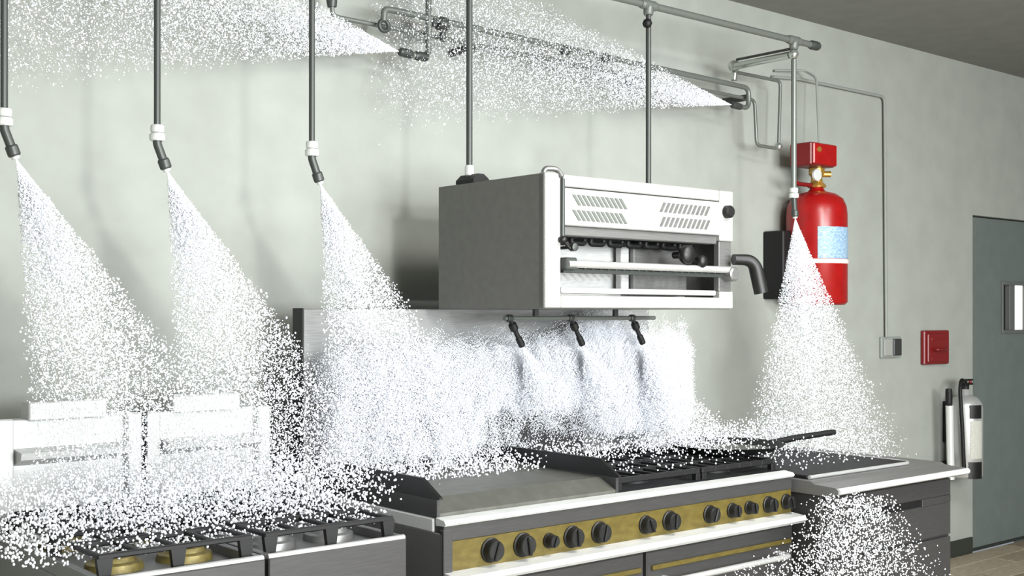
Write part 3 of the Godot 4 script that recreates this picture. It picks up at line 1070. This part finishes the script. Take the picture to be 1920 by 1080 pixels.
# =====================================================================
# suppression cylinder, wall fittings, extinguisher
# =====================================================================
func cylinder():
	var c := V(5.13, 1.55, 0.185)
	var r := 0.155
	var o := thing("suppression_cylinder", "red fire suppression cylinder with pale label hung on the wall", "cylinder", c)
	var st := begin()
	lathe(st, at(c.x, c.y, c.z), [Vector2(0, 0), Vector2(r * 0.9, 0), Vector2(r, 0.015), Vector2(r, 0.46), Vector2(r * 0.97, 0.505), Vector2(r * 0.86, 0.545), Vector2(r * 0.62, 0.572), Vector2(r * 0.3, 0.585), Vector2(0.034, 0.6), Vector2(0.034, 0.615), Vector2(0, 0.615)], 48, true)
	obj("tank", st, M.red, o)
	st = begin()
	lathe(st, at(c.x, c.y + 0.21, c.z), [Vector2(r + 0.0015, 0), Vector2(r + 0.004, 0.003), Vector2(r + 0.004, 0.02), Vector2(r + 0.0015, 0.023)], 48)
	obj("strap", st, M.band, o)
	# label wrapped round the front right
	st = begin()
	st.set_smooth_group(1)
	for k in 14:
		var a0 := lerpf(-0.92, 0.5, k / 14.0)
		var a1 := lerpf(-0.92, 0.5, (k + 1) / 14.0)
		var rr := r + 0.002
		quad(st, c + V(sin(a0) * rr, 0.235, cos(a0) * rr), c + V(sin(a1) * rr, 0.235, cos(a1) * rr), c + V(sin(a1) * rr, 0.395, cos(a1) * rr), c + V(sin(a0) * rr, 0.395, cos(a0) * rr))
	obj("label_sheet", st, M.label_blue, o)
	# valve
	st = begin()
	lathe(st, at(c.x, 2.155, c.z), [Vector2(0, 0), Vector2(0.045, 0), Vector2(0.05, 0.01), Vector2(0.03, 0.03), Vector2(0.028, 0.055), Vector2(0.04, 0.07), Vector2(0.04, 0.1), Vector2(0, 0.1)], 20)
	tube(st, [V(c.x, 2.225, c.z), V(c.x + 0.05, 2.225, c.z + 0.05)], 0.016, 10)
	obj("valve", st, M.brass, o)
	st = begin()
	lathe(st, Transform3D(Basis(Vector3.RIGHT, PI / 2), V(c.x - 0.05, 2.215, c.z + 0.03)), [Vector2(0.032, 0), Vector2(0.032, 0.012), Vector2(0.028, 0.016), Vector2(0, 0.016)], 20)
	tube(st, [V(c.x, 2.215, c.z), V(c.x - 0.05, 2.215, c.z + 0.03)], 0.01, 8)
	obj("gauge", st, M.fitting_white, o)
	st = begin()
	tube(st, bend([V(c.x, 2.165, c.z), V(c.x - 0.17, 2.165, c.z), V(c.x - 0.2, 2.2, c.z)], 0.02, 4), 0.011, 10)
	obj("discharge_pipe", st, M.red_dark, o)
	# bracket behind
	st = begin()
	bx(st, V(c.x - 0.205, 1.58, 0.0), V(c.x - 0.12, 1.93, 0.13), 0.006)
	bx(st, V(c.x - 0.13, 1.6, 0.0), V(c.x + 0.1, 1.64, 0.04), 0.004)
	obj("wall_bracket", st, M.black_iron, o)
	# control box on the valve
	var x0 := 4.975
	var x1 := 5.18
	var b := thing("control_box", "red control box on top of the suppression cylinder", "box", V(5.1, 2.255, 0.2))
	st = begin()
	bx(st, V(x0, 2.256, 0.13), V(x1, 2.372, 0.262), 0.006)
	obj("housing", st, M.red_dark, b)
	st = begin()
	bx(st, V(x0 + 0.004, 2.26, 0.26), V(x1 - 0.004, 2.368, 0.278), 0.006)
	var cv := obj("cover", st, M.red, b)
	st = begin()
	lathe(st, Transform3D(Basis(Vector3.RIGHT, PI / 2), V(x0 + 0.045, 2.335, 0.276)), [Vector2(0.015, 0), Vector2(0.013, 0.008), Vector2(0, 0.01)], 14)
	obj("indicator", st, M.brass, cv)
	st = begin()
	tube(st, [V(x1 - 0.01, 2.3, 0.2), V(x1 + 0.07, 2.3, 0.2)], 0.009, 10)
	obj("release_pin", st, M.pipe_dark, b)

func wall_fittings():
	var o := thing("switch_plate", "small grey double switch box on the wall left of the red pull station", "switch", V(6.087, 1.31, 0))
	var st := begin()
	bx(st, V(5.985, 1.25, 0), V(6.19, 1.372, 0.018), 0.004)
	obj("plate", st, M.conduit, o)
	for k in 2:
		st = begin()
		bx(st, V(6.0 + k * 0.098, 1.262, 0.016), V(6.08 + k * 0.1, 1.36, 0.028), 0.004)
		obj("rocker", st, M.wall_plain if k == 0 else M.steel_grey, o)
	var s := thing("pull_station", "dark red square pull station on the wall beside the door", "alarm", V(6.56, 1.3, 0))
	st = begin()
	bx(st, V(6.42, 1.2, 0), V(6.70, 1.405, 0.03), 0.006)
	obj("housing", st, M.red_dark, s)
	st = begin()
	bx(st, V(6.445, 1.215, 0.028), V(6.675, 1.385, 0.04), 0.005)
	var pl := obj("front_plate", st, M.red_dark, s)
	st = begin()
	tube(st, bend([V(6.5, 1.29, 0.04), V(6.5, 1.29, 0.07), V(6.62, 1.29, 0.07), V(6.62, 1.29, 0.04)], 0.015, 4), 0.009, 8)
	obj("handle", st, M.red_dark, pl)
	st = begin()
	bx(st, V(6.48, 1.345, 0.039), V(6.64, 1.36, 0.042), 0.001)
	obj("raised_strip", st, M.red_dark, pl)
	st = begin()
	bx(st, V(6.48, 1.232, 0.039), V(6.64, 1.244, 0.042), 0.001)
	obj("raised_strip", st, M.red_dark, pl)

func portable_extinguisher():
	var c := V(6.69, 0.52, 0.14)
	var r := 0.1
	var o := thing("fire_extinguisher", "silver portable extinguisher with black hose on the wall beside the door", "extinguisher", c)
	var st := begin()
	lathe(st, at(c.x, c.y, c.z), [Vector2(0, 0), Vector2(r * 0.92, 0), Vector2(r, 0.012), Vector2(r, 0.42), Vector2(r * 0.93, 0.45), Vector2(r * 0.7, 0.48), Vector2(r * 0.35, 0.495), Vector2(0.025, 0.5), Vector2(0.025, 0.53), Vector2(0, 0.53)], 40, true)
	obj("tank", st, M.steel_bright, o)
	var patch := func(a0: float, a1: float, y0: float, y1: float) -> SurfaceTool:
		var s := begin()
		s.set_smooth_group(1)
		for k in 8:
			var p := lerpf(a0, a1, k / 8.0)
			var q := lerpf(a0, a1, (k + 1) / 8.0)
			var rr := r + 0.002
			quad(s, c + V(sin(p) * rr, y0, cos(p) * rr), c + V(sin(q) * rr, y0, cos(q) * rr), c + V(sin(q) * rr, y1, cos(q) * rr), c + V(sin(p) * rr, y1, cos(p) * rr))
		return s
	obj("black_label", patch.call(-0.85, 0.0, 0.36, 0.44), M.black_gloss, o)
	obj("paper_label", patch.call(-0.8, 0.05, 0.12, 0.345), M.paper, o)
	obj("base_band", patch.call(-0.9, 0.05, 0.0, 0.1), M.black_gloss, o)
	# valve and levers
	st = begin()
	ring(st, c + V(0, 0.52, 0), c + V(0, 0.565, 0), 0.022)
	bx(st, c + V(-0.015, 0.555, -0.02), c + V(0.06, 0.567, 0.02), 0.003)
	bx(st, c + V(-0.015, 0.58, -0.015), c + V(0.07, 0.59, 0.015), 0.003, Transform3D.IDENTITY)
	bx(st, c + V(-0.015, 0.563, -0.012), c + V(0.005, 0.584, 0.012), 0.003)
	obj("valve_lever", st, M.black_iron, o)
	st = begin()
	lathe(st, at(c.x + 0.02, c.y + 0.573, c.z + 0.02), [Vector2(0, -0.012), Vector2(0.012, 0), Vector2(0, 0.012)], 12, true)
	obj("safety_pin", st, M.red_dark, o)
	# hose looping over to the wand
	var wx := c.x - 0.185
	st = begin()
	tube(st, bend([c + V(0, 0.55, 0.01), c + V(-0.08, 0.6, 0.02), c + V(-0.135, 0.54, 0.04), c + V(-0.125, 0.3, 0.05), c + V(-0.105, 0.06, 0.05)], 0.06, 8), 0.0115, 12)
	obj("hose", st, M.black_iron, o)
	st = begin()
	tube(st, [V(wx, c.y + 0.44, c.z), V(wx + 0.02, c.y + 0.0, c.z)], 0.022, 14)
	obj("wand", st, M.fitting_white, o)
	st = begin()
	ring(st, V(wx - 0.002, c.y + 0.44, c.z), V(wx - 0.006, c.y + 0.54, c.z), 0.02)
	obj("wand_grip", st, M.black_iron, o)
	st = begin()
	bx(st, V(wx - 0.03, c.y + 0.06, 0.0), V(c.x + 0.03, c.y + 0.085, c.z - r + 0.01), 0.003)
	bx(st, V(wx - 0.03, c.y + 0.06, 0.02), V(wx + 0.06, c.y + 0.085, c.z - 0.015), 0.003)
	bx(st, V(c.x - 0.02, c.y + 0.2, 0.0), V(c.x + 0.02, c.y + 0.45, c.z - r + 0.005), 0.003)
	obj("wall_bracket", st, M.black_iron, o)

# =====================================================================
# spray
# =====================================================================
var grain: ArrayMesh

func grain_mesh() -> ArrayMesh:
	var st := begin()
	var g := (1.0 + sqrt(5.0)) / 2.0
	var v := [V(-1, g, 0), V(1, g, 0), V(-1, -g, 0), V(1, -g, 0), V(0, -1, g), V(0, 1, g), V(0, -1, -g), V(0, 1, -g), V(g, 0, -1), V(g, 0, 1), V(-g, 0, -1), V(-g, 0, 1)]
	st.set_smooth_group(1)
	for f in [[0, 11, 5], [0, 5, 1], [0, 1, 7], [0, 7, 10], [0, 10, 11], [1, 5, 9], [5, 11, 4], [11, 10, 2], [10, 7, 6], [7, 1, 8], [3, 9, 4], [3, 4, 2], [3, 2, 6], [3, 6, 8], [3, 8, 9], [4, 9, 5], [2, 4, 11], [6, 2, 10], [8, 6, 7], [9, 8, 1]]:
		tri(st, v[f[0]].normalized(), v[f[1]].normalized(), v[f[2]].normalized())
	st.generate_normals()
	return st.commit()

# forty fine droplets close together
func puff_mesh() -> ArrayMesh:
	var one := grain_mesh()
	var st := begin()
	for k in 40:
		var p := V(rng.randfn(), rng.randfn(), rng.randfn()) * 0.011
		var r := rng.randf_range(0.0009, 0.0014)
		st.append_from(one, 0, Transform3D(Basis.from_scale(V(r, r, r)), p))
	return st.commit()

func mist(called: String, label: String, pts: PackedVector3Array, fine: PackedVector3Array, r0: float, r1: float, group := ""):
	var mm := MultiMesh.new()
	mm.transform_format = MultiMesh.TRANSFORM_3D
	mm.mesh = grain
	mm.instance_count = pts.size() + fine.size()
	for i in fine.size():
		var r := rng.randf_range(0.001, 0.002)
		mm.set_instance_transform(pts.size() + i, Transform3D(Basis.from_scale(V(r, r, r)), fine[i]))
	for i in pts.size():
		var r := rng.randf_range(r0, r1)
		mm.set_instance_transform(i, Transform3D(Basis.from_scale(V(r, r * rng.randf_range(0.8, 1.5), r)), pts[i]))
	var o := MultiMeshInstance3D.new()
	o.multimesh = mm
	o.material_override = M.spray
	o.name = numbered(called)
	o.set_meta("kind", "stuff")
	tag(o, label, "spray", group)
	add_child(o)

func blocked(p: Vector3) -> bool:   # inside something solid
	if p.z < 0.012 or p.y < 0.02:
		return true
	if p.x > 0.9 and p.x < 1.95:
		if p.z < 0.345 and p.z > 0.23 and p.y < 1.21:
			return true
		return p.y < 0.87 and p.z < 1.13
	if p.x < 3.72:
		if p.z < 0.35 and p.z > 0.27 and p.y < 1.53:
			return true
		if p.x > 2.5 and p.x < 3.45 and p.y > 1.51 and p.z > 0.44 and p.z < 1.03:
			return true
		return p.y < 0.96 and p.z < 1.16
	return p.x < 4.66 and p.y < 0.89 and p.z < 1.29

# grains in a cone; flat squeezes it across z
func cone(tip: Vector3, dir: Vector3, half: float, length: float, n: int, squeeze := 1.0, start := 0.0, bias := 1.0) -> PackedVector3Array:
	var out := PackedVector3Array()
	dir = dir.normalized()
	var t := aim(tip, tip + dir)
	var k := 0
	while out.size() < n and k < n * 3:
		k += 1
		var l := lerpf(start, length, pow(rng.randf(), bias))
		var a := rng.randf() * TAU
		var q := sqrt(rng.randf()) if rng.randf() < 0.75 else rng.randf()
		var wob := 1.0 + 0.12 * rng.randfn() * clampf(l / length, 0, 1)
		var d := l * tan(half) * q * wob
		var p := t * V(cos(a) * d, l, sin(a) * d)
		p.z = tip.z + (p.z - tip.z) * squeeze
		if not blocked(p):
			out.append(p)
	return out

func sprays():
	grain = grain_mesh()
	var dn := DOWN.normalized()
	var xs := [0.978, 1.399, 1.906]
	var lb := ["white spray cone from the leftmost drop nozzle onto the burner range", "white spray cone from the second drop nozzle from the left", "white spray cone from the nozzle just left of the broiler"]
	for i in 3:
		var tip := tip_of(V(xs[i], 2.04, PZ), dn)
		plume("spray_cone", lb[i], tip, V(0.4, -1, 0), 18.5, [1.18, 1.18, 0.98][i], [4200, 4200, 3200][i], [30000, 30000, 26000][i])
	plume("spray_cone", "white spray cone in front of the red cylinder onto the hot plate", tip_of(V(4.378, 2.065, PZ), V(0.12, -0.99, 0).normalized()), V(0.17, -1, 0), 23.5, 1.16, 5600, 38000, 0.55)
	plume("spray_jet", "white spray jet blowing left from the upper left wall nozzle", V(2.51, 2.483, 0.2), V(-1, 0.05, 0.02), 15, 1.7, 4500, 32000)
	plume("spray_jet", "white spray jet blowing left across the wall above the broiler", V(4.43, 2.502, 0.2), V(-1, 0.035, 0.0), 10.5, 1.95, 4200, 32000)
	for i in 3:
		var p: Vector3 = V([2.715, 3.014, 3.342][i], 1.487, PZ) + V(0.5, -0.86, 0.02).normalized() * 0.12
		plume("spray_cone", ["white spray from the left nozzle under the broiler", "white spray from the middle nozzle under the broiler", "white spray from the right nozzle under the broiler"][i], p, V(0.55, -1, 0), 24, [0.26, 0.26, 0.58][i], [300, 300, 1500][i], [6000, 6000, 16000][i])
	# cloud of fine mist before the backsplash
	var pts := PackedVector3Array()
	while pts.size() < 21000:
		var x := rng.randf_range(2.04, 3.75)
		if x < 3.0 and rng.randf() < 0.45:
			continue
		var top := 1.33 + 0.05 * (x - 2.05) / 1.7 + 0.035 * rng.randfn()
		if x > 3.1 and x < 3.6:
			top += 0.1 * maxf(0.0, 1.0 - absf(x - 3.28) / 0.2)
		var y := rng.randf_range(1.0 if x < 2.9 else 1.04, top)
		if y < 1.19 and rng.randf() < (0.95 if x > 2.7 + 0.07 * rng.randfn() and x < 3.27 + 0.03 * rng.randfn() else 0.6 * clampf((3.4 - x) / 0.2, 0.0, 1.0)) * clampf((1.19 - y + 0.02 * rng.randfn()) / 0.05, 0.0, 1.0):
			continue
		pts.append(V(x, y, rng.randf_range(0.38, 0.55)))
	grain = puff_mesh()
	mist("mist_cloud", "thick white mist bank in front of the steel backsplash", pts, PackedVector3Array(), 0.8, 1.3)
	grain = grain_mesh()
	# grains bouncing low over the tops
	pts = PackedVector3Array()
	while pts.size() < 8500:
		var p := V(rng.randf_range(0.9, 1.98), 0.9 + 0.16 * pow(rng.randf(), 1.6), rng.randf_range(0.36, 1.0))
		if not blocked(p):
			pts.append(p)
	mist("splash", "white droplets bouncing over the burner ranges on the left", pts, PackedVector3Array(), 0.002, 0.004)
	pts = PackedVector3Array()
	while pts.size() < 2600:
		var p := V(rng.randf_range(2.82, 4.5), 0.95 + 0.08 * pow(rng.randf(), 1.6), rng.randf_range(0.4, 0.72))
		if not blocked(p):
			pts.append(p)
	while pts.size() < 3800:
		pts.append(V(rng.randf_range(2.85, 4.5), 0.955 - (0.06 if rng.randf() < 0.5 else 0.0) + 0.04 * rng.randf(), rng.randf_range(0.45, 1.06)))
		if blocked(pts[-1]):
			pts.resize(pts.size() - 1)
	mist("splash", "white droplets bouncing over the right burners and hot plate", pts, PackedVector3Array(), 0.002, 0.004)
	pts = PackedVector3Array()
	while pts.size() < 1500:
		pts.append(V(rng.randf_range(2.1, 2.78), 0.96 + 0.05 * pow(rng.randf(), 2.0), rng.randf_range(0.38, 0.75)))
	mist("splash", "white droplets bouncing at the back of the griddle", pts, PackedVector3Array(), 0.002, 0.004)
	# overspill falling before the right end
	pts = PackedVector3Array()
	while pts.size() < 8500:
		var y := rng.randf_range(0.25, 0.84)
		var spread := 0.12 + 0.62 * (0.86 - y)
		var p := V(3.7 + 0.35 * (0.86 - y) + rng.randf_range(-1, 1) * spread * (1.0 + 0.25 * rng.randfn()), y, rng.randf_range(1.25, 1.45))
		if rng.randf() < 0.36:
			p.x = rng.randf_range(2.7, 3.7)
			p.y = rng.randf_range(0.35, 0.78 - 0.25 * (3.7 - p.x))
		if not blocked(p):
			pts.append(p)
	mist("spray_spill", "white droplets falling in front of the range end and counter", pts, PackedVector3Array(), 0.0015, 0.0032)

# coarse grains through the cone, fine mist thickest towards the nozzle
func plume(called: String, label: String, tip: Vector3, dir: Vector3, half: float, length: float, coarse: int, fine: int, squeeze := 0.85):
	mist(called, label, cone(tip, dir, deg_to_rad(half), length, coarse, squeeze, 0.05, 0.8), cone(tip, dir, deg_to_rad(half * 0.96), length, fine, squeeze, 0.0, 1.35), 0.002, 0.0038, "suppression sprays")
